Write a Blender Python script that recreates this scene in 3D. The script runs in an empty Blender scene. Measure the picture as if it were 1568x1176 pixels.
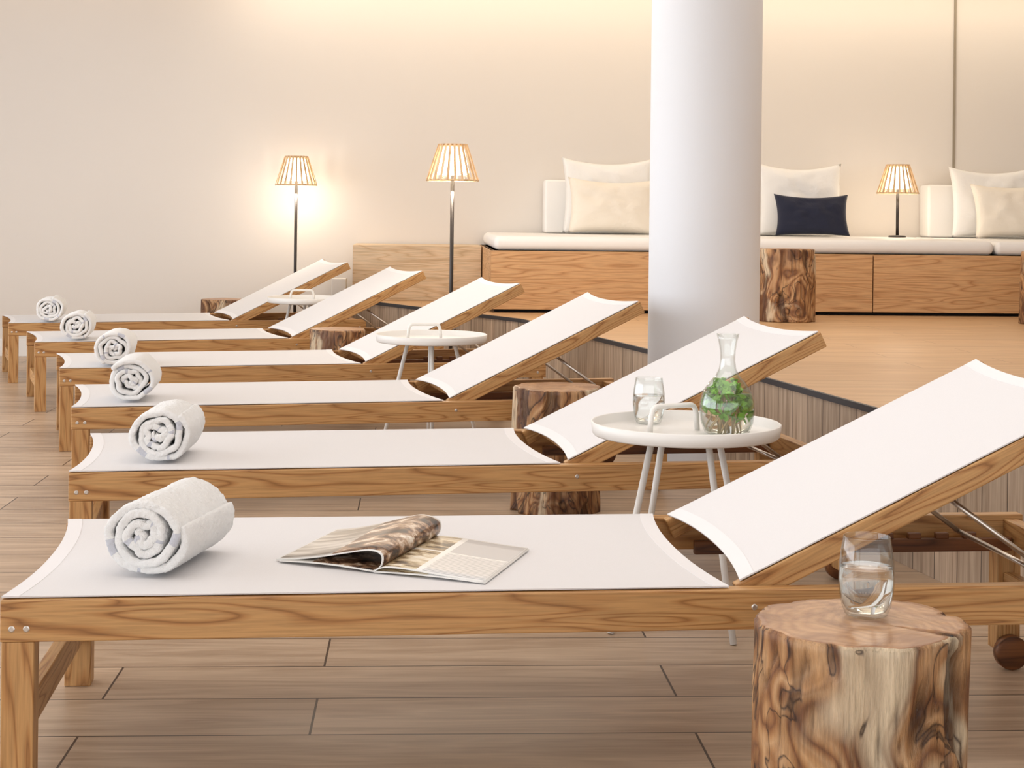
import bpy, math, random, bmesh
from mathutils import Vector, Matrix, noise
random.seed(3)
D=bpy.data; C=bpy.context; S=C.scene
PHI=0.056
def lin(c):
    o=[]
    for x in c:
        x/=255.0
        o.append(x/12.92 if x<=0.04045 else ((x+0.055)/1.055)**2.4)
    return (o[0],o[1],o[2],1.0)
# ---------------------------------------------------------------- materials
class NT:
    def __init__(s,name):
        s.m=D.materials.new(name); s.m.use_nodes=True
        s.t=s.m.node_tree; s.b=s.t.nodes['Principled BSDF']; s.out=s.t.nodes['Material Output']
    def n(s,ty,**k):
        x=s.t.nodes.new(ty)
        for a,b in k.items():
            setattr(x,a,b)
        return x
    def l(s,a,b): s.t.links.new(a,b)
    def put(s,sock,v):
        if isinstance(v,bpy.types.NodeSocket): s.l(v,sock)
        else: sock.default_value=v
    def math(s,op,a,b=0.0,c=0.0):
        x=s.n('ShaderNodeMath',operation=op)
        s.put(x.inputs[0],a); s.put(x.inputs[1],b); s.put(x.inputs[2],c)
        return x.outputs[0]
    def mapping(s,v,scale=(1,1,1),loc=(0,0,0)):
        x=s.n('ShaderNodeMapping'); s.l(v,x.inputs['Vector'])
        x.inputs['Scale'].default_value=scale; x.inputs['Location'].default_value=loc
        return x.outputs[0]
    def noise(s,v,scale=1,detail=2,rough=.5,dist=0,w=None):
        x=s.n('ShaderNodeTexNoise')
        if w is not None:
            x.noise_dimensions='4D'; s.put(x.inputs['W'],w)
        s.l(v,x.inputs['Vector']); x.inputs['Scale'].default_value=scale
        x.inputs['Detail'].default_value=detail; x.inputs['Roughness'].default_value=rough
        x.inputs['Distortion'].default_value=dist
        return x.outputs[0]
    def ramp(s,f,stops):
        x=s.n('ShaderNodeValToRGB'); s.l(f,x.inputs[0]); r=x.color_ramp
        while len(r.elements)<len(stops): r.elements.new(.5)
        for e,(p,c) in zip(r.elements,stops):
            e.position=p; e.color=c
        return x.outputs[0]
    def mix(s,f,a,b,bt='MIX'):
        x=s.n('ShaderNodeMix',data_type='RGBA',blend_type=bt)
        s.put(x.inputs[0],f); s.put(x.inputs[6],a); s.put(x.inputs[7],b)
        return x.outputs[2]
    def attr(s,n='gr'):
        x=s.n('ShaderNodeAttribute',attribute_name=n); return x
    def bump(s,h,st=.3,d=.002):
        x=s.n('ShaderNodeBump'); s.l(h,x.inputs['Height']); x.inputs['Strength'].default_value=st
        x.inputs['Distance'].default_value=d; s.l(x.outputs[0],s.b.inputs['Normal'])
    def fin(s,col,rough=.5,spec=.5):
        s.put(s.b.inputs['Base Color'],col); s.put(s.b.inputs['Roughness'],rough)
        s.b.inputs['Specular IOR Level'].default_value=spec
        return s.m
def g4(v): return (v,v,v,1)
def plain(name,c,rough=.5,metal=0,spec=.5):
    n=NT(name); n.b.inputs['Metallic'].default_value=metal
    return n.fin(lin(c),rough,spec)
def wood(name,light,mid,dark,rings=7,st=(1.6,14,14),rough=.42):
    n=NT(name); g=n.attr().outputs['Vector']
    v=n.mapping(g,st)
    a=n.noise(v,1,1.2,.45,.35)
    r=n.math('PINGPONG',n.math('MULTIPLY',a,rings*2),1.0)
    col=n.ramp(r,[(0,lin(dark)),(.2,lin(mid)),(.55,lin(light)),(1,lin(light))])
    big=n.noise(n.mapping(g,(1.1,5,5),(3,1,7)),1,2)
    col=n.mix(n.math('MULTIPLY',big,.7),col,lin(mid))
    f=n.noise(n.mapping(g,(8,240,240)),1,3,.6)
    col=n.mix(.6,col,n.ramp(f,[(.3,g4(.55)),(.6,g4(1))]),'MULTIPLY')
    n.bump(f,.12,.001)
    return n.fin(col,rough,.4)
def planks(name,light,dark,bw,rh,rough=.35,gap=(70,50,35),var=.5,mort=.0022,loc=(0,0,0)):
    n=NT(name); o=n.n('ShaderNodeTexCoord').outputs['Object']
    o=n.mapping(o,(1,1,1),loc)
    b=n.n('ShaderNodeTexBrick'); n.l(o,b.inputs['Vector'])
    b.offset=.37; b.offset_frequency=2
    b.inputs['Color1'].default_value=g4(0); b.inputs['Color2'].default_value=g4(1)
    b.inputs['Mortar'].default_value=g4(.5)
    b.inputs['Scale'].default_value=1; b.inputs['Mortar Size'].default_value=mort
    b.inputs['Brick Width'].default_value=bw; b.inputs['Row Height'].default_value=rh
    b.inputs['Mortar Smooth'].default_value=.1
    rnd=n.math('MULTIPLY',b.outputs['Color'],1)
    w=n.math('MULTIPLY',rnd,17)
    a=n.noise(n.mapping(o,(1.3,11,1)),1,3,.55,.6,w=w)
    r=n.math('PINGPONG',n.math('MULTIPLY',a,9),1.0)
    f=n.noise(n.mapping(o,(4,120,1)),1,4,.65,.1,w=w)
    k=n.math('ADD',n.math('MULTIPLY',r,.3),n.math('MULTIPLY',f,.75))
    col=n.ramp(k,[(.2,lin(dark)),(.85,lin(light))])
    br=n.math('ADD',n.math('MULTIPLY',rnd,var*.5),1-var*.35)
    cb=n.n('ShaderNodeCombineXYZ')
    for i in range(3): n.l(br,cb.inputs[i])
    col=n.mix(1.0,col,cb.outputs[0],'MULTIPLY')
    col=n.mix(b.outputs['Fac'],col,lin(gap))
    n.bump(n.math('SUBTRACT',n.math('MULTIPLY',f,.3),b.outputs['Fac']),.35,.002)
    return n.fin(col,n.math('ADD',n.math('MULTIPLY',f,.15),rough-.07),.45)
M={}
M['teak']=wood('oiled_teak',(204,160,106),(180,130,78),(130,86,48),9,(1.8,19,19),.42)
M['teak_dk']=wood('dark_teak',(130,80,42),(100,58,28),(60,34,16))
M['oak']=wood('bench_oak',(220,176,128),(202,154,106),(172,124,80),9,(1.4,15,15),.5)
M['oak_lt']=wood('pale_oak',(234,208,174),(222,192,154),(200,164,124),8,(1.4,15,15),.5)
M['slat']=wood('lamp_slat_wood',(230,198,158),(210,174,130),(180,138,96),4,(4,20,20),.5)
M['floor']=planks('floor_planks',(208,183,156),(156,129,104),1.22,.2385,.34,(70,54,42),.3,.0026,(.21,-.077,0))
M['deck']=planks('platform_planks',(214,178,136),(184,142,100),1.22,.24,.42,(142,104,70),.15,.0015)
M['blacktrim']=plain('dark_edge_trim',(56,56,60),.5)
M['white']=plain('white_powder_coat',(230,227,222),.4)
M['steel']=plain('brushed_steel',(205,198,190),.28,1)
M['black']=plain('black_metal',(46,38,34),.4)
M['dark']=plain('dark_gap',(30,24,20),.8)
n=NT('platform_facing'); g=n.attr().outputs['Vector']
sp=n.n('ShaderNodeSeparateXYZ'); n.l(g,sp.inputs[0])
u=n.math('DIVIDE',sp.outputs[0],.13); fr=n.math('FRACT',u); fl=n.math('FLOOR',u)
wn=n.n('ShaderNodeTexWhiteNoise',noise_dimensions='1D'); n.l(fl,wn.inputs['W'])
f=n.noise(n.mapping(g,(60,3,1)),1,4,.6,.3,w=n.math('MULTIPLY',wn.outputs[0],9))
col=n.ramp(f,[(.25,lin((142,118,96))),(.75,lin((218,196,172)))])
br=n.math('ADD',n.math('MULTIPLY',wn.outputs[0],.3),.75)
cb=n.n('ShaderNodeCombineXYZ'); [n.l(br,cb.inputs[i]) for i in range(3)]
col=n.mix(1.0,col,cb.outputs[0],'MULTIPLY')
col=n.mix(n.math('LESS_THAN',fr,.03),col,lin((70,54,44)))
M['facing']=n.fin(col,.55)
n=NT('sling_mesh_fabric'); o=n.n('ShaderNodeTexCoord').outputs['Object']
w1=n.noise(n.mapping(o,(900,900,900)),1,1)
col=n.mix(w1,lin((212,210,210)),lin((225,223,224)))
n.bump(w1,.08,.0005); M['sling']=n.fin(col,.75,.2)
M['hem']=plain('sling_hem',(227,225,226),.7)
n=NT('terry_cloth'); o=n.n('ShaderNodeTexCoord').outputs['Object']
a=n.noise(o,420,3,.7); b2=n.noise(o,60,2)
n.bump(n.math('ADD',a,n.math('MULTIPLY',b2,.6)),.9,.004)
n.b.inputs['Sheen Weight'].default_value=.5
g=n.attr().outputs['Vector']; sp=n.n('ShaderNodeSeparateXYZ'); n.l(g,sp.inputs[0])
shade_mask=n.math('MULTIPLY',n.math('LESS_THAN',sp.outputs[1],.02),n.math('GREATER_THAN',n.noise(n.mapping(g,(26,1,1)),1,1),.62))  # bluish shadow patches in the spiral, painted along the front edge
col=n.mix(a,lin((250,249,247)),lin((255,255,254)))
col=n.mix(n.math('MULTIPLY',shade_mask,.4),col,lin((120,130,170)))  # tint the towel edge with the painted shade
M['terry']=n.fin(col,.95,.1)
def cloth(name,c):
    n=NT(name); o=n.n('ShaderNodeTexCoord').outputs['Object']
    a=n.noise(o,500,2); b=n.noise(o,7,3,.6,.8)
    n.bump(n.math('ADD',n.math('MULTIPLY',a,.1),b),.6,.014)
    n.b.inputs['Sheen Weight'].default_value=.15
    return n.fin(n.mix(n.math('MULTIPLY',a,.15),lin(c),lin(tuple(int(x*.8) for x in c))),.9,.15)
M['cream']=cloth('cream_cotton',(240,230,215))
M['whitecloth']=cloth('white_cotton',(242,239,235))
M['navy']=cloth('navy_cotton',(44,46,62))
M['leather']=plain('white_upholstery',(238,235,231),.55)
def plaster(name,c):
    n=NT(name); o=n.n('ShaderNodeTexCoord').outputs['Object']
    a=n.noise(o,1.2,3); b=n.noise(o,80,3)
    n.bump(b,.05,.002)
    return n.fin(n.mix(n.math('MULTIPLY',a,.3),lin(c),lin(tuple(int(x*.94) for x in c))),.8,.2)
M['wall']=plaster('warm_plaster',(226,218,209))
M['wall2']=plaster('column_paint',(229,231,235))
M['ceil']=plaster('ceiling_paint',(238,236,232))
def stump_side(name):
    n=NT(name); o=n.n('ShaderNodeTexCoord').outputs['Object']
    wv=n.n('ShaderNodeTexNoise'); n.l(o,wv.inputs['Vector']); wv.inputs['Scale'].default_value=5
    wv.inputs['Detail'].default_value=1
    add=n.n('ShaderNodeVectorMath',operation='MULTIPLY_ADD'); n.l(wv.outputs['Color'],add.inputs[0])
    add.inputs[1].default_value=(.24,.24,.34); n.l(o,add.inputs[2])
    a=n.noise(n.mapping(add.outputs[0],(4.6,4.6,1.5)),1,2.5,.55,.3)
    r=n.math('PINGPONG',n.math('MULTIPLY',a,30),1.0)
    col=n.ramp(r,[(0,lin((126,82,50))),(.25,lin((160,112,70))),(.6,lin((188,142,96))),(1,lin((204,162,118)))])
    b=n.noise(n.mapping(add.outputs[0],(6,6,1.7),(4,2,9)),1,4,.65,.3)
    col=n.mix(n.ramp(b,[(.45,g4(0)),(.56,g4(.8))]),col,lin((96,58,36)))
    c=n.noise(n.mapping(add.outputs[0],(6,6,1.5),(1,8,3)),1,3,.6,.3)
    col=n.mix(n.ramp(c,[(.53,g4(0)),(.61,g4(.85))]),col,lin((232,212,180)))
    vn=n.math('ABSOLUTE',n.math('SUBTRACT',n.noise(n.mapping(add.outputs[0],(9,9,1.4),(7,3,1)),1,3,.6,.2),.5))
    col=n.mix(n.ramp(vn,[(0,g4(.9)),(.013,g4(0))]),col,lin((44,24,14)))
    f=n.noise(n.mapping(o,(160,160,12)),1,4,.65)
    col=n.mix(.6,col,n.ramp(f,[(.32,g4(.5)),(.6,g4(1))]),'MULTIPLY')
    d=n.attr('dk').outputs['Fac']
    col=n.mix(n.math('MULTIPLY',d,.85),col,lin((52,28,15)))
    n.bump(n.math('ADD',n.math('MULTIPLY',f,1.5),n.math('MULTIPLY',b,4)),.7,.006)
    return n.fin(col,.45,.45)
M['st_side']=stump_side('stump_side_wood')
n=NT('stump_top_wood'); o=n.n('ShaderNodeTexCoord').outputs['Object']
wv=n.n('ShaderNodeTexNoise'); n.l(o,wv.inputs['Vector']); wv.inputs['Scale'].default_value=7
add=n.n('ShaderNodeVectorMath',operation='MULTIPLY_ADD'); n.l(wv.outputs['Color'],add.inputs[0])
add.inputs[1].default_value=(.12,.12,.12); n.l(o,add.inputs[2])
ln=n.n('ShaderNodeVectorMath',operation='LENGTH'); n.l(n.mapping(add.outputs[0],(1,1,0),(-.06,-.06,0)),ln.inputs[0])
r=n.math('PINGPONG',n.math('MULTIPLY',ln.outputs['Value'],110),1.0)
col=n.ramp(r,[(0,lin((168,124,88))),(.5,lin((182,138,98))),(1,lin((190,148,108)))])
b=n.noise(o,9,4,.65,1.2)
col=n.mix(n.ramp(b,[(.42,g4(0)),(.62,g4(.85))]),col,lin((132,88,58)))
col=n.mix(n.attr('dk').outputs['Fac'],col,lin((30,16,8)))
n.bump(b,.4,.005)
M['st_top']=n.fin(col,.32,.5)
def glassm(name,ior,c=(1,1,1,1)):
    n=NT(name); n.b.inputs['Transmission Weight'].default_value=1; n.b.inputs['IOR'].default_value=ior
    n.b.inputs['Base Color'].default_value=c; n.b.inputs['Roughness'].default_value=0
    return n.m
n=NT('thin_clear_glass'); tr=n.n('ShaderNodeBsdfTransparent')
gl=n.n('ShaderNodeBsdfGlossy'); gl.inputs['Roughness'].default_value=0.02; gl.inputs[0].default_value=(1,1,1,1)
lw=n.n('ShaderNodeLayerWeight'); lw.inputs['Blend'].default_value=.35
ed=n.math('POWER',lw.outputs['Facing'],2.5)
n.l(n.mix(ed,(.97,.98,.975,1),(.60,.63,.61,1)),tr.inputs[0])
fz=n.math('ADD',n.math('MULTIPLY',ed,.5),.05)
mx=n.n('ShaderNodeMixShader'); n.l(fz,mx.inputs[0]); n.l(tr.outputs[0],mx.inputs[1]); n.l(gl.outputs[0],mx.inputs[2])
n.l(mx.outputs[0],n.out.inputs['Surface']); M['glass']=n.m
M['water']=glassm('water',1.33)
M['leaf']=plain('mint_leaf',(132,192,60),.5); M['stem']=plain('mint_stem',(200,172,124),.6)
def emis(name,c,st):
    n=NT(name); n.b.inputs['Emission Color'].default_value=lin(c); n.b.inputs['Emission Strength'].default_value=st
    n.b.inputs['Base Color'].default_value=lin(c); return n.m
M['glow']=emis('lit_diffuser',(255,240,216),4.5)
M['strip']=emis('cove_strip',(255,224,180),1.5)
def page(name,left):
    n=NT(name); g=n.attr().outputs['Vector']; sp=n.n('ShaderNodeSeparateXYZ'); n.l(g,sp.inputs[0])
    U,V=sp.outputs[0],sp.outputs[1]
    if left:
        a=n.noise(n.mapping(g,(5,7,1)),1,4,.65,.5)
        col=n.ramp(a,[(.38,lin((40,26,20))),(.47,lin((104,72,50))),(.54,lin((170,138,108))),(.64,lin((232,222,208)))])
        sky=n.ramp(n.noise(n.mapping(g,(2,9,1)),1,3),[(.4,lin((130,120,108))),(.6,lin((206,200,192)))])
        col=n.mix(n.math('GREATER_THAN',U,.66),col,sky)
    else:
        a=n.noise(n.mapping(g,(3.5,10,1)),1,4,.65,.4)
        pic=n.ramp(a,[(.36,lin((70,56,40))),(.45,lin((150,126,90))),(.52,lin((206,188,154))),(.62,lin((236,228,212)))])
        ln_=n.math('LESS_THAN',n.math('FRACT',n.math('MULTIPLY',V,34)),.45)
        txt=n.mix(n.math('MULTIPLY',ln_,.5),lin((226,224,222)),lin((90,86,84)))
        gr=n.mix(n.math('GREATER_THAN',V,.55),txt,lin((190,188,188)))
        col=n.mix(n.math('GREATER_THAN',U,.5),pic,gr)
        br_=n.math('LESS_THAN',n.math('ABSOLUTE',n.math('SUBTRACT',U,.5)),.02)
        col=n.mix(br_,col,lin((236,234,230)))
        br_=n.math('LESS_THAN',n.math('ABSOLUTE',n.math('SUBTRACT',V,.55)),.012)
        col=n.mix(br_,col,lin((236,234,230)))
    ed=n.math('GREATER_THAN',n.math('MAXIMUM',n.math('ABSOLUTE',n.math('SUBTRACT',U,.5)),n.math('ABSOLUTE',n.math('SUBTRACT',V,.5))),.48)
    col=n.mix(ed,col,lin((230,228,224)))
    return n.fin(col,.3,.5)
M['pgl']=page('page_print_left',True); M['pgr']=page('page_print_right',False)

# ---------------------------------------------------------------- mesh builder
class MB:
    def __init__(s): s.v=[];s.f=[];s.m=[];s.sm=[];s.g=[]
    def add(s,vs,fs,mat=0,smooth=False,g=None):
        o=len(s.v); s.v+= [tuple(x) for x in vs]
        s.g+= [tuple(x) for x in (g if g else vs)]
        for f in fs:
            s.f.append([i+o for i in f]); s.m.append(mat); s.sm.append(smooth)
    def box(s,c,size,mat=0,rot=None):
        ax=sorted(range(3),key=lambda i:-size[i]); off=[random.uniform(0,20) for _ in range(3)]
        vs=[];g=[]
        for i in range(8):
            p=Vector(((i&1)-.5,((i>>1)&1)-.5,((i>>2)&1)-.5)); p=Vector((p[0]*size[0],p[1]*size[1],p[2]*size[2]))
            g.append([p[ax[k]]+off[k] for k in range(3)])
            if rot is not None: p=rot@p
            vs.append(p+Vector(c))
        s.add(vs,[(0,2,3,1),(4,5,7,6),(0,1,5,4),(2,6,7,3),(0,4,6,2),(1,3,7,5)],mat,False,g)
    def tube(s,path,r,mat=0,n=10,closed=False):
        P=[Vector(p) for p in path]; N=len(P); vs=[]
        up=None
        for i,p in enumerate(P):
            a=P[i-1] if (i>0 or closed) else p; b=P[(i+1)%N] if (i<N-1 or closed) else p
            d=(b-a).normalized()
            if up is None:
                up=Vector((0,0,1)) if abs(d.z)<.9 else Vector((1,0,0))
            x=d.cross(up).normalized(); y=x.cross(d).normalized(); up=y
            rr=r[i] if isinstance(r,(list,tuple)) else r
            for k in range(n):
                t=2*math.pi*k/n; vs.append(p+x*math.cos(t)*rr+y*math.sin(t)*rr)
        fs=[]
        for i in range(N if closed else N-1):
            j=(i+1)%N
            for k in range(n): fs.append((i*n+k,i*n+(k+1)%n,j*n+(k+1)%n,j*n+k))
        s.add(vs,fs,mat,True)
        if not closed:
            o=len(s.v)-len(vs)
            s.f.append([o+k for k in range(n)][::-1]); s.m.append(mat); s.sm.append(False)
            s.f.append([o+(N-1)*n+k for k in range(n)]); s.m.append(mat); s.sm.append(False)
    def lathe(s,prof,c=(0,0,0),mat=0,n=48,axis='Z',smooth=True):
        vs=[];fs=[]
        for r,z in prof:
            for k in range(n):
                t=2*math.pi*k/n; r2=max(r,1e-5)
                if axis=='Z': vs.append((c[0]+r2*math.cos(t),c[1]+r2*math.sin(t),c[2]+z))
                else: vs.append((c[0]+r2*math.cos(t),c[1]+z,c[2]+r2*math.sin(t)))
        for i in range(len(prof)-1):
            for k in range(n):
                q=(i*n+k,i*n+(k+1)%n,(i+1)*n+(k+1)%n,(i+1)*n+k)
                fs.append(q if axis=='Z' else q[::-1])
        s.add(vs,fs,mat,smooth)
    def grid(s,fn,nu,nv,mat=0,gf=None,flip=False):
        vs=[];g=[]
        for i in range(nu+1):
            for j in range(nv+1):
                u,v=i/nu,j/nv; vs.append(fn(u,v)); g.append(gf(u,v) if gf else (u,v,0))
        fs=[]
        for i in range(nu):
            for j in range(nv):
                q=(i*(nv+1)+j,(i+1)*(nv+1)+j,(i+1)*(nv+1)+j+1,i*(nv+1)+j+1)
                fs.append(q[::-1] if flip else q)
        s.add(vs,fs,mat,True,g)
    def mesh(s,name,mats,extra=None,weld=False):
        me=D.meshes.new(name); me.from_pydata(s.v,[],s.f)
        for m in mats: me.materials.append(M[m])
        me.polygons.foreach_set('material_index',s.m); me.polygons.foreach_set('use_smooth',s.sm)
        a=me.attributes.new('gr','FLOAT_VECTOR','POINT'); a.data.foreach_set('vector',[c for p in s.g for c in p])
        if extra:
            a=me.attributes.new('dk','FLOAT','POINT'); a.data.foreach_set('value',extra)
        if weld:
            bm=bmesh.new(); bm.from_mesh(me); bmesh.ops.remove_doubles(bm,verts=bm.verts,dist=1e-4)
            bmesh.ops.recalc_face_normals(bm,faces=bm.faces); bm.to_mesh(me); bm.free()
        me.update(); return me
def obj(name,me,parent=None,loc=(0,0,0),rz=0,bevel=0,solid=0,sub=0,bseg=2,soff=0,split=0):
    o=D.objects.new(name,me); C.collection.objects.link(o); o.location=loc; o.rotation_euler=(0,0,rz)
    if parent: o.parent=parent
    if solid:
        m=o.modifiers.new('so','SOLIDIFY'); m.thickness=solid; m.offset=soff
    if split:
        m=o.modifiers.new('es','EDGE_SPLIT'); m.split_angle=math.radians(split)
    if bevel:
        m=o.modifiers.new('be','BEVEL'); m.width=bevel; m.segments=bseg; m.limit_method='ANGLE'; m.angle_limit=math.radians(50)
    if sub:
        m=o.modifiers.new('su','SUBSURF'); m.levels=sub; m.render_levels=sub
    return o
def empty(name,loc,rz=0):
    e=D.objects.new(name,None); C.collection.objects.link(e); e.location=loc; e.rotation_euler=(0,0,rz); e.empty_display_size=.1
    return e
def W2A(X,Y): return (X*math.cos(PHI)+Y*math.sin(PHI), -X*math.sin(PHI)+Y*math.cos(PHI))
def A2W(u,v): return (u*math.cos(PHI)-v*math.sin(PHI), u*math.sin(PHI)+v*math.cos(PHI))

# ---------------------------------------------------------------- room
VW=11.28; ZC=2.78; HP=.44
b=MB(); b.box((0,4,-.05),(14,18,.1)); obj('floor',b.mesh('floor',['floor']),rz=PHI)
b=MB(); b.box((0,VW+.1,ZC/2+.1),(14,.2,ZC+.4)); obj('wall_back',b.mesh('wall_back',['wall']),rz=PHI)
b=MB(); b.box((0,4.0,ZC+.05),(14,14.56,.1)); obj('ceiling',b.mesh('ceiling',['ceil']),rz=PHI)
b=MB(); xl=-5.2
b.box((xl,4.0,.1),(.2,14.5,.2)); b.box((xl,4.0,ZC-.12),(.2,14.5,.24))
for v in (-3.1,.2,3.6,7.0,10.55): b.box((xl,v,ZC/2),(.2,.35 if v<10 else 1.45,ZC-.44))
obj('wall_left',b.mesh('wall_left',['wall']),rz=PHI)
for i,(v0,v1) in enumerate(((.375,3.425),(3.775,6.825),(6.825+.35,9.82))):
    b=MB(); zc=(ZC)/2; h=ZC-.44; w=v1-v0; c=(v0+v1)/2
    for zz in (.22,ZC-.26): b.box((xl,c,zz),(.08,w,.05))
    for vv in (v0+.025,c,v1-.025): b.box((xl,vv,zc),(.08,.05,h))
    obj('window_%d'%(i+1),b.mesh('window',['white']),rz=PHI)
b=MB(); b.box((6.4,4,ZC/2),(.2,14.5,ZC)); obj('wall_right',b.mesh('wall_right',['wall']),rz=PHI)
uL=-5.1; uR=W2A(-1.25,11.2)[0]
b=MB(); b.box(((uL+uR)/2,VW-.008,.06),(uR-uL,.016,.12)); obj('baseboard_back',b.mesh('baseboard_back',['white']),rz=PHI,bevel=.003)
us=W2A(3.165,11.4)[0]
b=MB(); b.box((us,VW-.004,ZC/2+.22),(.016,.01,ZC-.46)); 
M['seam']=plain('seam_profile',(150,138,120),.5)
obj('trim_1',b.mesh('trim_1',['seam']),rz=PHI)
b=MB(); b.box((.5,VW-.2,ZC-.012),(9.5,.06,.02)); obj('cove_light_strip',b.mesh('cove_strip',['strip']),rz=PHI)

# platform (notched around the column)
CX,CY,CR=.795,6.6,.2275
pw=[(-1.075,11.18),(-1.072,10.74),(.066,8.91),(.588,7.07)]
A_=Vector((.588,7.07));B_=Vector((.924,5.9)); dd=(B_-A_).normalized(); cc=Vector((CX,CY)); tt=(cc-A_).dot(dd); pf=A_+dd*tt
hh_=math.sqrt((CR+.002)**2-(cc-pf).length_squared); p1=pf-dd*hh_; p2=pf+dd*hh_
a1=math.atan2(p1.y-CY,p1.x-CX); a2=math.atan2(p2.y-CY,p2.x-CX)
arc=[(CX+(CR+.002)*math.cos(a1+(a2-a1)*k/24),CY+(CR+.002)*math.sin(a1+(a2-a1)*k/24)) for k in range(25)]
i0=len(pw); pw+=arc; i1=len(pw)-1
pw+=[(.924,5.9),(1.13,4.99),(1.34,4.1),(1.54,3.2),(1.72,2.2),(1.9,.4)]
path=[W2A(*p) for p in pw]
poly=path+[(6.28,.4),(6.28,VW-.005)]
poly[0]=(poly[0][0],VW-.005)
b=MB(); nP=len(poly)
b.add([(x,y,HP) for x,y in poly],[list(range(nP))],0)
b.add([(x,y,0.0005) for x,y in poly],[list(range(nP))[::-1]],1)
s_=0
for i in range(nP):
    p=poly[i];q=poly[(i+1)%nP]; L=math.dist(p,q)
    b.add([(p[0],p[1],0.0005),(q[0],q[1],0.0005),(q[0],q[1],HP),(p[0],p[1],HP)],[(0,1,2,3)],1,False,[(s_,0,0),(s_+L,0,0),(s_+L,HP,0),(s_,HP,0)])
    s_+=L
bm=bmesh.new()
me=b.mesh('raised_platform',['deck','facing'])
bm.from_mesh(me); bmesh.ops.triangulate(bm,faces=[f for f in bm.faces if len(f.verts)>4]); bm.to_mesh(me); bm.free()
obj('raised_platform',me,rz=PHI)
b=MB()
for i in range(1,len(path)-1):
    if i0<=i<i1: continue
    p=Vector((*path[i],0));q=Vector((*path[i+1],0)); d=q-p; a=math.atan2(d.y,d.x)
    b.box(((p+q)/2)+Vector((0,0,HP-.004)),(d.length,.014,.02),0,Matrix.Rotation(a,3,'Z'))
obj('trim_2',b.mesh('platform_edge_trim',['blacktrim']),rz=PHI)

b=MB(); b.lathe([(0,0),(CR,0),(CR,ZC),(0,ZC)],(0,0,0),0,128)
obj('round_column',b.mesh('round_column',['wall2']),loc=(CX,CY,0),split=40)

# bench
UB0,UB1,VB=.41,6.2,9.55
b=MB(); zt=.81
b.box(((UB0+UB1)/2+.01,(VB+VW)/2+.01,HP+.195),(UB1-UB0-.02,VW-VB-.03,.35),1)
b.box(((UB0+UB1)/2+.01,(VB+VW)/2+.03,HP+.01),(UB1-UB0-.04,VW-VB-.08,.02),1)
e=[UB0,W2A(2.19,9.7)[0],W2A(2.19,9.7)[0]+2.3,UB1]
for i in range(3):
    b.box(((e[i]+e[i+1])/2,VB+.012,HP+.02+.175),(e[i+1]-e[i]-.006,.03,.35),0)
b.box((UB0+.008,(VB+VW)/2+.012,HP+.195),(.022,VW-VB-.03,.35),0)
b.box(((UB0+UB1)/2,(VB+VW)/2,zt-.006),(UB1-UB0-.004,VW-VB-.01,.012),0)
obj('oak_daybed_base',b.mesh('oak_daybed_base',['oak','dark']),rz=PHI,bevel=.002)
um=W2A(2.95,9.6)[0]
for a0,a1 in ((UB0+.02,um-.004),(um+.004,UB1-.02)):
    b=MB(); b.box(((a0+a1)/2,(VB+VW)/2-.01,.855),(a1-a0,VW-VB-.03,.085)); 
    o=obj('daybed_mattress',b.mesh('mattress',['leather']),rz=PHI,bevel=.036,bseg=6)
    for p in o.data.polygons: p.use_smooth=True
b=MB(); u0=W2A(-1.062,10.7)[0]; u1=UB0-.01; v0=10.745
b.box(((u0+u1)/2,(v0+VW)/2-.005,(HP+.81)/2),(u1-u0,VW-v0-.02,.81-HP))
obj('pale_oak_box',b.mesh('pale_oak_box',['oak_lt']),rz=PHI,bevel=.003)
b=MB(); b.box((0,0,.285),(.1,.12,.57)); obj('white_plinth',b.mesh('white_plinth',['white']),loc=(-1.19,11.08,0),rz=PHI,bevel=.004)
for X0,X1 in ((.232,2.31),(2.94,4.9)):
    a0=W2A(X0,11)[0];a1=W2A(X1,11)[0]
    b=MB(); b.box(((a0+a1)/2,VW-.11,.9+.185),(a1-a0,.2,.37)); o=obj('daybed_backrest',b.mesh('daybed_backrest',['leather']),rz=PHI,bevel=.02,bseg=4)
    for p in o.data.polygons: p.use_smooth=True

def pillow(name,X,v,zb,w,h,t,mat,tilt=14,roll=0,yaw=0,seed=0):
    b=MB()
    def f(sgn):
        def fn(u,vv):
            x=u*2-1;y=vv*2-1
            ex=max(0,1-abs(x)**2.4);ey=max(0,1-abs(y)**2.4)
            z=sgn*t/2*(ex*ey)**.42
            z*=1+.22*noise.noise(Vector((x*2,y*2,seed+sgn)))
            z+=sgn*.010*noise.noise(Vector((x*4+seed,y*4,sgn)))*(ex*ey)
            xx=x*(1-.08*(1-y*y))*w/2; yy=y*(1-.08*(1-x*x))*h/2
            yy-=.05*h*(1-x*x)*(1 if y>0 else 0)*y
            return (xx,z,yy)
        return fn
    b.grid(f(1),28,28,0); b.grid(f(-1),28,28,0,flip=True)
    o=obj(name,b.mesh(name,[mat],weld=True))
    a=W2A(X,11)[0]; P=A2W(a,v)
    o.location=(P[0],P[1],zb+h/2*math.cos(math.radians(tilt))*.97+.01)
    o.rotation_euler=(math.radians(-tilt),math.radians(roll),PHI+math.radians(yaw))
    return o
MT=.90
pillow('throw_pillow',.66,10.93,MT,.64,.53,.13,'whitecloth',10,0,0,1)
pillow('throw_pillow',.665,10.70,MT,.61,.39,.17,'cream',16,1,0,2)
pillow('throw_pillow',1.99,10.93,MT,.60,.51,.13,'whitecloth',10,0,0,3)
pillow('navy_lumbar_pillow',2.02,10.70,MT,.51,.29,.13,'navy',14,0,0,4)
pillow('throw_pillow',3.35,10.93,MT,.60,.50,.13,'whitecloth',10,0,0,5)
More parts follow.
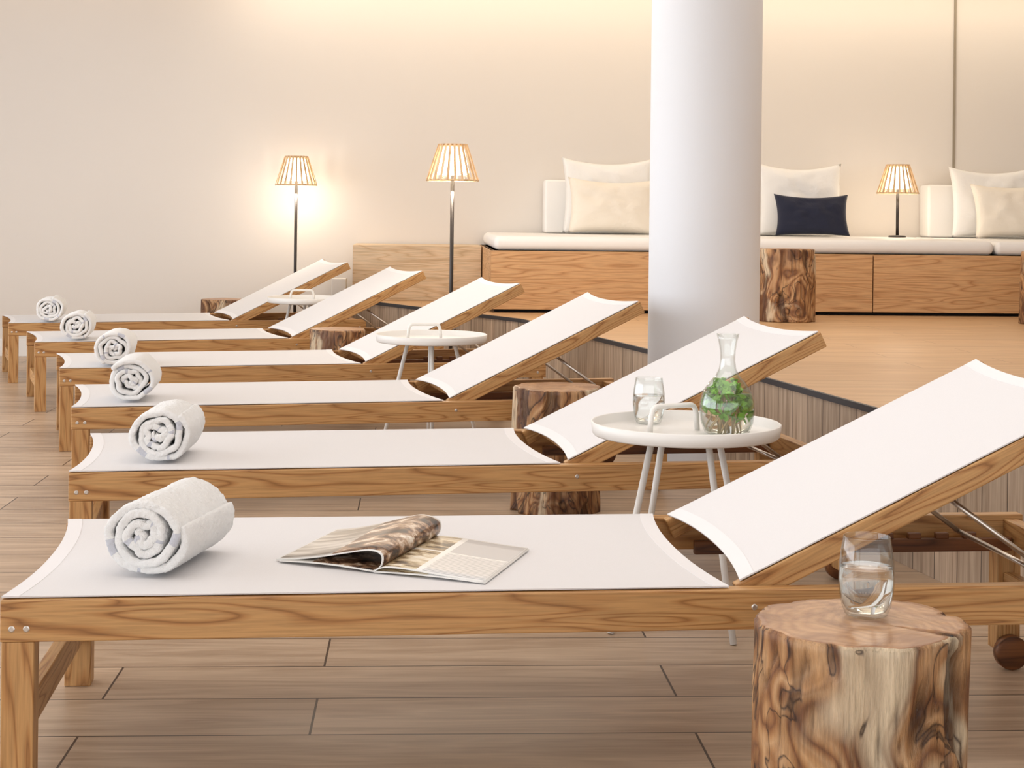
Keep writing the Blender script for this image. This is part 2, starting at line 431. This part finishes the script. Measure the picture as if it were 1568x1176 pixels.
pillow('throw_pillow',3.42,10.70,MT,.58,.39,.17,'cream',16,-1,0,6)

# ---------------------------------------------------------------- loungers
W=.73; LB=1.30; LT=2.17; AB=math.radians(26)
b=MB(); RZ=.3135
for y in (.0175,W-.0175): b.box((LT/2,y,RZ),(LT,.035,.073))
for y in (.027,W-.027): b.box((.0305,y,.1385),(.056,.052,.277))
xr=LT-.04
for y in (.027,W-.027): b.box((xr,y,.158),(.056,.052,.238))
for y in (.068,W-.068):
    b.lathe([(0,-.014),(.036,-.014),(.039,-.01),(.039,.01),(.036,.014),(0,.014)],(xr,y,.0395),1,28,'Y')
b.box((.0305,W/2,.13),(.028,W-.1,.06)); b.box((xr,W/2,.2),(.028,W-.1,.04))
b.box((.06,W/2,.305),(.03,W-.07,.045)); b.box((1.255,W/2,.305),(.03,W-.07,.04)); b.box((LT-.03,W/2,.31),(.035,W-.07,.06))
b.box((.66,W/2,.295),(.04,W-.07,.03))
for y in (.082,W-.082):
    b.box((1.75,y,.292),(.74,.018,.03),1)
    for k in range(5): b.box((1.76+k*.065,y,.313),(.03,.018,.014),1)
for x,z in ((1.345,.318),(.02,.30),(.045,.30),(xr,.3)):
    b.tube([(x,-.0012,z),(x,.004,z)],.0065,2,12); b.tube([(x,W+.0012,z),(x,W-.004,z)],.0065,2,12)
fr_me=b.mesh('lounger_frame',['teak','teak_dk','steel'])
P0=Vector((1.318,0,.350)); d=Vector((math.cos(AB),0,math.sin(AB))); nn=Vector((-math.sin(AB),0,math.cos(AB))); R=Matrix.Rotation(-AB,3,'Y')
b=MB()
for y in (.0525,W-.0525): b.box(P0+d*.41-nn*.0235+Vector((0,y,0)),(.82,.031,.046),0,R)
for t in (.07,.45,.79): b.box(P0+d*t-nn*.032+Vector((0,W/2,0)),(.035,W-.13,.024),0,R)
bk_me=b.mesh('lounger_back_frame',['teak'])
def sling(fx,x0,x1,y0,y1,cur,sag,mats):
    b=MB()
    def fn(u,v):
        y=v*2-1; c=cur*(1-abs(y)**2.2); a0=x0+c;a1=x1-c
        t=a0+(a1-a0)*u
        zz=-sag*(1-y*y)
        return fx(t,y0+(y1-y0)*v,zz)
    b.grid(fn,40,18,0)
    for e0,e1 in ((0,.03),(1,-.03)):
        def fh(u,v,e0=e0,e1=e1):
            y=v*2-1; c=cur*(1-abs(y)**2.2); a0=x0+c;a1=x1-c
            t=(a0 if e0==0 else a1)+e1*u
            return fx(t,y0+(y1-y0)*v,.0006-sag*(1-y*y))
        b.grid(fh,2,18,1,flip=(e0==1))
    return b.mesh('sling',mats)
bed_me=sling(lambda t,y,z:(t,y,.3535+z),.0,LB,.012,W-.012,.028,.001,['sling','hem'])
def fb(t,y,z):
    p=P0+d*t+nn*(.003+z); return (p.x,y,p.z)
bks_me=sling(fb,.012,.815,.042,W-.042,.024,.003,['sling','hem'])
b=MB(); q=P0+d*.45-nn*.05
for y in (.1,W-.1):
    b.tube([(q.x,y,q.z),(1.99,y,.325)],.0055,0,10)
b.tube([(1.99,.075,.325),(1.99,W-.075,.325)],.0055,0,10); b.tube([(q.x,.075,q.z),(q.x,W-.075,q.z)],.006,0,10)
rod_me=b.mesh('lounger_rods',['steel'])
LG=[(-.883,2.785,6.4),(-1.136,4.128,10.4),(-1.497,5.465,14.3),(-1.911,6.785,16.8),(-2.405,8.09,20.0),(-2.95,9.40,20.5)]
for X,Y,a in LG:
    e_=empty('sun_lounger',(X,Y,0),math.radians(a))
    obj('frame',fr_me,e_,bevel=.003); obj('back_frame',bk_me,e_,bevel=.003)
    obj('bed_sling',bed_me,e_,solid=.0025,split=40); obj('back_sling',bks_me,e_,solid=.0025,split=40); obj('support_rods',rod_me,e_)

# towels
def towel(X,Y,ang,seed,sc=1.0,sub=1):
    b=MB(); Lx=.27; turns=3.7; r0=.006; r1=.074
    NT_=170
    def fn(u,v):
        t=u*turns*2*math.pi; r=r0+(r1-r0)*u**.96
        env=.003+.005*(1-u)
        r+=env*noise.noise(Vector((math.cos(t)*1.5,math.sin(t)*1.5,u*5+seed)))*2
        if u>.97: r-= (u-.97)*.12
        wob=.010*noise.noise(Vector((u*9,seed,2)))
        x=math.cos(t+seed)*r*1.08; z=math.sin(t+seed)*r*.98
        y=(v)*(Lx+wob*1.5)-wob
        if z<-.058: z=-.058+(z+.058)*.3
        sag=.003*noise.noise(Vector((x*20,y*14,seed)))
        return (x+sag,y,z+sag)
    b.grid(fn,NT_,30,0)
    o=obj('rolled_towel',b.mesh('rolled_towel',['terry']),solid=.017,sub=sub)
    tx=D.textures.new('tw','CLOUDS'); tx.noise_scale=.008
    m=o.modifiers.new('d','DISPLACE'); m.texture=tx; m.strength=.005; m.texture_coords='LOCAL'
    o.location=(X,Y,.355+.0765); o.rotation_euler=(0,0,-math.radians(ang)); o.scale=(sc,sc,sc)
    return o
TW=[(-.672,2.945,9),(-.938,4.265,-2),(-1.328,5.595,-7),(-1.70,6.86,-8),(-2.225,8.18,-10),(-2.735,9.465,-11)]
SD=[2.2,2.7,4.4,6.1,2.9,9.5]
for i,(x,y,a) in enumerate(TW): towel(x,y,a,SD[i],1.0,2 if i<2 else 1)

# tray tables
def table(X,Y,rz,hrz):
    e_=empty('round_tray_table',(X,Y,0),0)
    R_=.236; Z=.487; b=MB()
    b.lathe([(0,-.008),(R_-.004,-.008),(R_,-.004),(R_+.004,.024),(R_+.001,.026),(R_-.002,.024),(R_-.006,.004),(R_-.012,0),(0,0)],(0,0,Z),0,72)
    obj('tray',b.mesh('tray',['white']),e_)
    b=MB()
    for k in range(4):
        a=rz+k*math.pi/2
        b.tube([(.10*math.cos(a),.10*math.sin(a),Z-.012),(.215*math.cos(a),.215*math.sin(a),.001)],.0085,0,12)
    b.tube([(.1*math.cos(t*math.pi/16),.1*math.sin(t*math.pi/16),Z-.014) for t in range(32)],.006,0,10,True)
    obj('legs',b.mesh('legs',['white']),e_)
    b=MB(); pts=[]
    hw=.066;hh=.068;rr=.018
    pts.append((-hw-.006,0,0)); pts.append((-hw-.002,0,hh-rr-.004))
    for k in range(6):
        t=math.pi-k*math.pi/10; pts.append((-hw+rr+rr*math.cos(t),0,hh-rr+rr*math.sin(t)))
    pts+= [(-p[0],0,p[2]) for p in pts[::-1]]
    b.tube(pts,.0068,0,12)
    obj('handle',b.mesh('handle',['white']),e_,loc=(-.03,0,Z-.002),rz=hrz)
    return e_
table(.446,4.05,math.radians(28),math.radians(28)); table(-.34,6.87,math.radians(5),math.radians(10)); table(-1.233,9.68,math.radians(15),math.radians(10))

# glassware
def glass(X,Y,Z,name='water_glass'):
    e_=empty(name,(X,Y,Z)); b=MB()
    out=[(0,0),(.026,0),(.032,.003),(.037,.016),(.0405,.035),(.042,.055),(.0412,.08),(.0385,.1),(.0352,.12)]
    inn=[(.0345,.1208),(.0338,.120),(.0372,.1),(.0398,.08),(.0406,.055),(.0391,.036),(.0355,.018),(.03,.009),(0,.0075)]
    b.lathe(out+inn,(0,0,0),0,64); obj('glass_shell',b.mesh('glass_shell',['glass']),e_)
    b=MB(); b.lathe([(0,.0078),(.0298,.0093),(.0353,.018),(.0389,.036),(.0404,.055),(.0399,.074),(.0394,.0745),(0,.0743)],(0,0,0),0,64)
    obj('water',b.mesh('water',['water']),e_)
glass(.545,2.43,.4312); glass(.365,4.20,.4875)
def carafe(X,Y,Z):
    e_=empty('mint_water_carafe',(X,Y,Z)); b=MB()
    out=[(0,0),(.043,0),(.056,.006),(.065,.03),(.069,.06),(.068,.082),(.061,.108),(.046,.13),(.030,.147),(.0215,.165),(.0185,.185),(.0195,.21),(.0235,.235),(.0285,.252)]
    k=.0022
    inn=[(r-k,z+(.0 if z>.02 else .004)) for r,z in out[::-1][:-2]]+[(.042,.006),(0,.005)]
    b.lathe(out+inn,(0,0,0),0,72); obj('glass_shell',b.mesh('glass_shell',['glass']),e_)
    b=MB(); w=[(0,.0052),(.0422,.0062),(.0535,.0105),(.0627,.03),(.0667,.06),(.0657,.082),(.0594,.104),(0,.104)]
    b.lathe(w,(0,0,0),0,72); obj('water',b.mesh('water',['water']),e_)
    b=MB(); rnd=random.Random(5)
    for i in range(280):
        a=rnd.uniform(0,6.28); z=rnd.uniform(.05,.136)
        lim=.058 if z<.1 else .05 if z<.115 else .036
        r=lim*(rnd.random()**.35); c=Vector((r*math.cos(a),r*math.sin(a),z+.012*math.cos(a-2.5)))
        L=rnd.uniform(.014,.026); w_=L*.34
        Rm=Matrix.Rotation(rnd.uniform(0,6.28),3,'Z')@Matrix.Rotation(rnd.uniform(-1.2,1.2),3,'Y')@Matrix.Rotation(rnd.uniform(-1,1),3,'X')
        pts=[(-L/2,0,0),(-L*.2,w_,.003),(L*.2,w_*.9,.003),(L/2,0,0),(L*.2,-w_*.9,.003),(-L*.2,-w_,.003),(-L*.2,0,-.001),(L*.2,0,-.001)]
        vs=[]
        for p in pts:
            q_=Rm@Vector(p)+c; rr=math.hypot(q_.x,q_.y)
            q_.z=min(max(q_.z,.014),.14)
            lm=.050 if q_.z<.03 else .060 if q_.z<.1 else .052 if q_.z<.118 else .036
            if rr>lm: q_.x*=lm/rr;q_.y*=lm/rr
            vs.append(q_)
        b.add(vs,[(0,6,1),(1,6,7,2),(2,7,3),(0,5,6),(5,4,7,6),(4,3,7)],0,True)
    for i in range(18):
        a=rnd.uniform(0,6.28); r=rnd.uniform(.01,.05)
        b.tube([(r*math.cos(a),r*math.sin(a),.012),(r*.6*math.cos(a+1),r*.6*math.sin(a+1),.06),(.5*r*math.cos(a+1.5),.5*r*math.sin(a+1.5),.11)],.0018,1,6)
    obj('mint_leaves',b.mesh('mint_leaves',['leaf','stem']),e_)
carafe(.545,4.01,.4875)

# stumps
def stump(X,Y,Z,R_,H_,seed,crack=None):
    n_=200;hs=56; b=MB(); vs=[];dk=[]
    def rad(a,t):
        ca,sa=math.cos(a),math.sin(a)
        r=1+.035*math.cos(2*a+seed)+.025*math.cos(3*a+seed*2)
        r+=.06*noise.noise(Vector((ca*1.3,sa*1.3,t*1.3+seed*3)))
        r+=.07*noise.noise(Vector((ca*3.2+seed,sa*3.2,t*1.0)))
        r+=.02*noise.noise(Vector((ca*8+seed,sa*8,t*2.5)))
        r+=.03*(1-t)**2
        g_=noise.noise(Vector((ca*2.6+9,sa*2.6+seed*5,t*1.9)))
        dd=max(0,min(1,(g_-.30)*6)); r-=.09*dd
        f=abs(noise.noise(Vector((ca*5+seed,sa*5+2,t*1.1)))); cr=max(0,1-f/.05); r-=.03*cr
        return R_*r,min(1,dd*.8+cr*.7)
    for j in range(hs+1):
        t=j/hs
        for i in range(n_):
            a=2*math.pi*i/n_; r,dv=rad(a,t)
            if j==hs: r-=.005
            z=t*H_ if j<hs else H_
            if j==hs-1: z=H_-.005
            if crack is not None:
                da=abs((a-crack+math.pi)%(2*math.pi)-math.pi)
                if da<.045 and t>.55: r-=.035*(1-da/.045)*min(1,(t-.55)*4); dv=1
            vs.append((r*math.cos(a),r*math.sin(a),z)); dk.append(dv if t<1 else (1 if dv==1 and crack is not None else 0))
    fs=[(j*n_+i,j*n_+(i+1)%n_,(j+1)*n_+(i+1)%n_,(j+1)*n_+i) for j in range(hs) for i in range(n_)]
    fs.append(list(range(n_))[::-1])
    b.add(vs,fs,0,True)
    K=14; tv=[]
    for k in range(K+1):
        q=1-k/K
        for i in range(n_):
            a=2*math.pi*i/n_; r,_=rad(a,1); r-=.005; z=H_; dv=0
            if crack is not None:
                da=abs((a-crack+math.pi)%(2*math.pi)-math.pi)
                w_=.06*max(0,(q-.35)/.65)+.02
                if da<w_ and .35<q<1: z-=.03*min(1,(q-.35)*5); dv=1
                if da<.045 and q==1: r-=.035*(1-da/.045)
            z+=.0012*noise.noise(Vector((q*math.cos(a)*4,q*math.sin(a)*4,seed))) if q<.98 else 0
            tv.append((r*q*math.cos(a),r*q*math.sin(a),z)); dk.append(dv)
    fs=[(k*n_+i,k*n_+(i+1)%n_,(k+1)*n_+(i+1)%n_,(k+1)*n_+i) for k in range(K) for i in range(n_)]
    b.add(tv,fs,1,True)
    return obj('tree_stump_stool',b.mesh('stump',['st_side','st_top'],dk,weld=True),loc=(X,Y,Z),rz=seed)
stump(.532,2.40,0,.155,.43,1.3,crack=-1.85)
stump(.166,5.60,0,.155,.43,2.4)
stump(-.885,8.22,0,.145,.43,3.1)
stump(-1.95,10.82,0,.14,.43,4.2)
stump(1.56,9.1,HP+.001,.155,.41,5.5)
stump(3.06,9.1,HP+.001,.155,.41,6.7)

# lamps
def lamp(X,Y,Z,zs,name,en):
    e_=empty(name,(X,Y,Z)); zb=zs-Z; hh=.20
    b=MB(); rbse=.10 if Z==0 else .06
    b.lathe([(0,0),(rbse,0),(rbse,.008),(rbse-.004,.012),(.012,.014),(.0,.014)],(0,0,0),0,48)
    b.tube([(0,0,.01),(0,0,zb+.06)],.0105,0,16)
    obj('stand',b.mesh('stand',['black']),e_)
    b=MB(); ns=22; rb,rt=.143,.078
    for k in range(ns):
        a=2*math.pi*k/ns; sl=math.atan2(rb-rt,hh)
        L=math.hypot(hh,rb-rt); c=Vector(((rb+rt)/2*math.cos(a),(rb+rt)/2*math.sin(a),zb+hh/2))
        Rm=Matrix.Rotation(a,3,'Z')@Matrix.Rotation(-sl,3,'Y')
        b.box(c,(.004,.0125,L),0,Rm)
    for r,z in ((rb-.004,.004),(rt-.004,hh-.004)):
        b.lathe([(r-.003,-.005),(r+.003,-.005),(r+.003,.005),(r-.003,.005),(r-.003,-.005)],(0,0,zb+z),0,48)
    for k in range(3):
        a=k*2.094; b.tube([(0,0,zb+.05),((rb-.006)*math.cos(a),(rb-.006)*math.sin(a),zb+.006)],.002,0,6)
    obj('slatted_shade',b.mesh('slatted_shade',['slat']),e_)
    b=MB(); b.lathe([(0,.03),(.085,.034),(.09,.045),(.062,.175),(.055,.184),(0,.187)],(0,0,zb),0,32)
    obj('diffuser',b.mesh('diffuser',['glow']),e_)
    ld=D.lights.new('bulb_light','POINT'); ld.energy=en; ld.color=(1,.88,.72); ld.shadow_soft_size=.05
    lo=D.objects.new('bulb_light',ld); C.collection.objects.link(lo); lo.parent=e_; lo.location=(0.0,-.0,zb-.05)
lamp(-1.475,10.92,0,1.205,'floor_lamp',5.5); lamp(-.325,8.68,0,1.205,'floor_lamp',5); lamp(2.65,11.0,.90,1.2,'table_lamp',2.5)

# magazine
def cr(pts,t):
    n_=len(pts)-1; x=t*n_; i=min(int(x),n_-1); f=x-i
    p=[Vector(pts[max(0,min(n_,i+k))]) for k in (-1,0,1,2)]
    return .5*((2*p[1])+(-p[0]+p[2])*f+(2*p[0]-5*p[1]+4*p[2]-p[3])*f*f+(-p[0]+3*p[1]-3*p[2]+p[3])*f**3)
e_=empty('open_magazine',(-.252,3.01,.3555)); wd=Vector((.208,-.075,0)).normalized(); hd=Vector((.27,.963,0)).normalized()
b=MB(); Hh=.31
lp=[(0,.003,0),(-.022,.018,0),(-.022,.043,0),(.012,.052,0),(.06,.040,0),(.12,.022,0),(.17,.010,0),(.215,.003,0)]
def fl_(u,v):
    c=cr(lp,u); k=.75+.25*v; return (-wd*c.x*(1 if c.x>0 else .6+.6*v)+hd*(v*Hh+.02*u)+Vector((0,0,.003+(c.y-.003)*k)))
b.grid(fl_,36,8,0,lambda u,v:(u,v,0))
b.grid(lambda u,v:-wd*(u*.205)+hd*(v*Hh+.012*u)+Vector((0,0,.0022+.004*math.sin(u*3.1))),10,4,0,lambda u,v:(u,v,0))
rp=[(0,.003,0),(.02,.012,0),(.06,.013,0),(.12,.009,0),(.18,.005,0),(.222,.003,0)]
def fr_(u,v):
    c=cr(rp,u); return wd*c.x+hd*(v*Hh)+Vector((0,0,c.y))
b.grid(fr_,24,8,1,lambda u,v:(u,v,0),flip=True)
b.grid(lambda u,v:wd*(u*.226)+hd*(v*Hh-.006*u)+Vector((0,0,.0018+.003*math.sin(u*3.1))),10,4,1,lambda u,v:(u,v,0),flip=True)
obj('pages',b.mesh('pages',['pgl','pgr']),e_,solid=.0018)

# lights
def area(name,loc,rot,sx,sy,e,c):
    l=D.lights.new(name,'AREA'); l.shape='RECTANGLE'; l.size=sx; l.size_y=sy; l.energy=e; l.color=c
    o=D.objects.new(name,l); C.collection.objects.link(o); o.location=loc; o.rotation_euler=rot; return o
p=A2W(2.0,VW-.35)
area('cove_light',(p[0],p[1],ZC-.03),(0,0,PHI),6.6,.3,24,(1,.87,.68))
area('ceiling_fill_light',(.3,3.2,ZC-.02),(0,0,0),3.5,3,42,(1,.98,.96))  # added soft fill over the near loungers, no fixture modelled
area('ceiling_fill_light',(.8,7.6,ZC-.02),(0,0,0),4,3,60,(1,.91,.80))  # second added fill, warmer, over the far loungers and platform
area('window_daylight',(-5.0,5.0,1.5),(0,math.radians(-90),0),2.2,9,150,(.86,.92,1))
w=D.worlds.new('World'); S.world=w; w.use_nodes=True
w.node_tree.nodes['Background'].inputs[0].default_value=(.96,.975,1,1); w.node_tree.nodes['Background'].inputs[1].default_value=2.1

# camera
cd=D.cameras.new('Camera'); cam=D.objects.new('Camera',cd); C.collection.objects.link(cam)
cam.location=(0,0,1.036); cam.rotation_euler=(math.pi/2,-.012,0)
cd.lens=56.25; cd.sensor_width=36; cd.sensor_fit='HORIZONTAL'; cd.shift_y=-262/1568; cd.clip_end=60
S.camera=cam
S.view_settings.view_transform='Standard'; S.view_settings.look='None'; S.view_settings.exposure=0.05
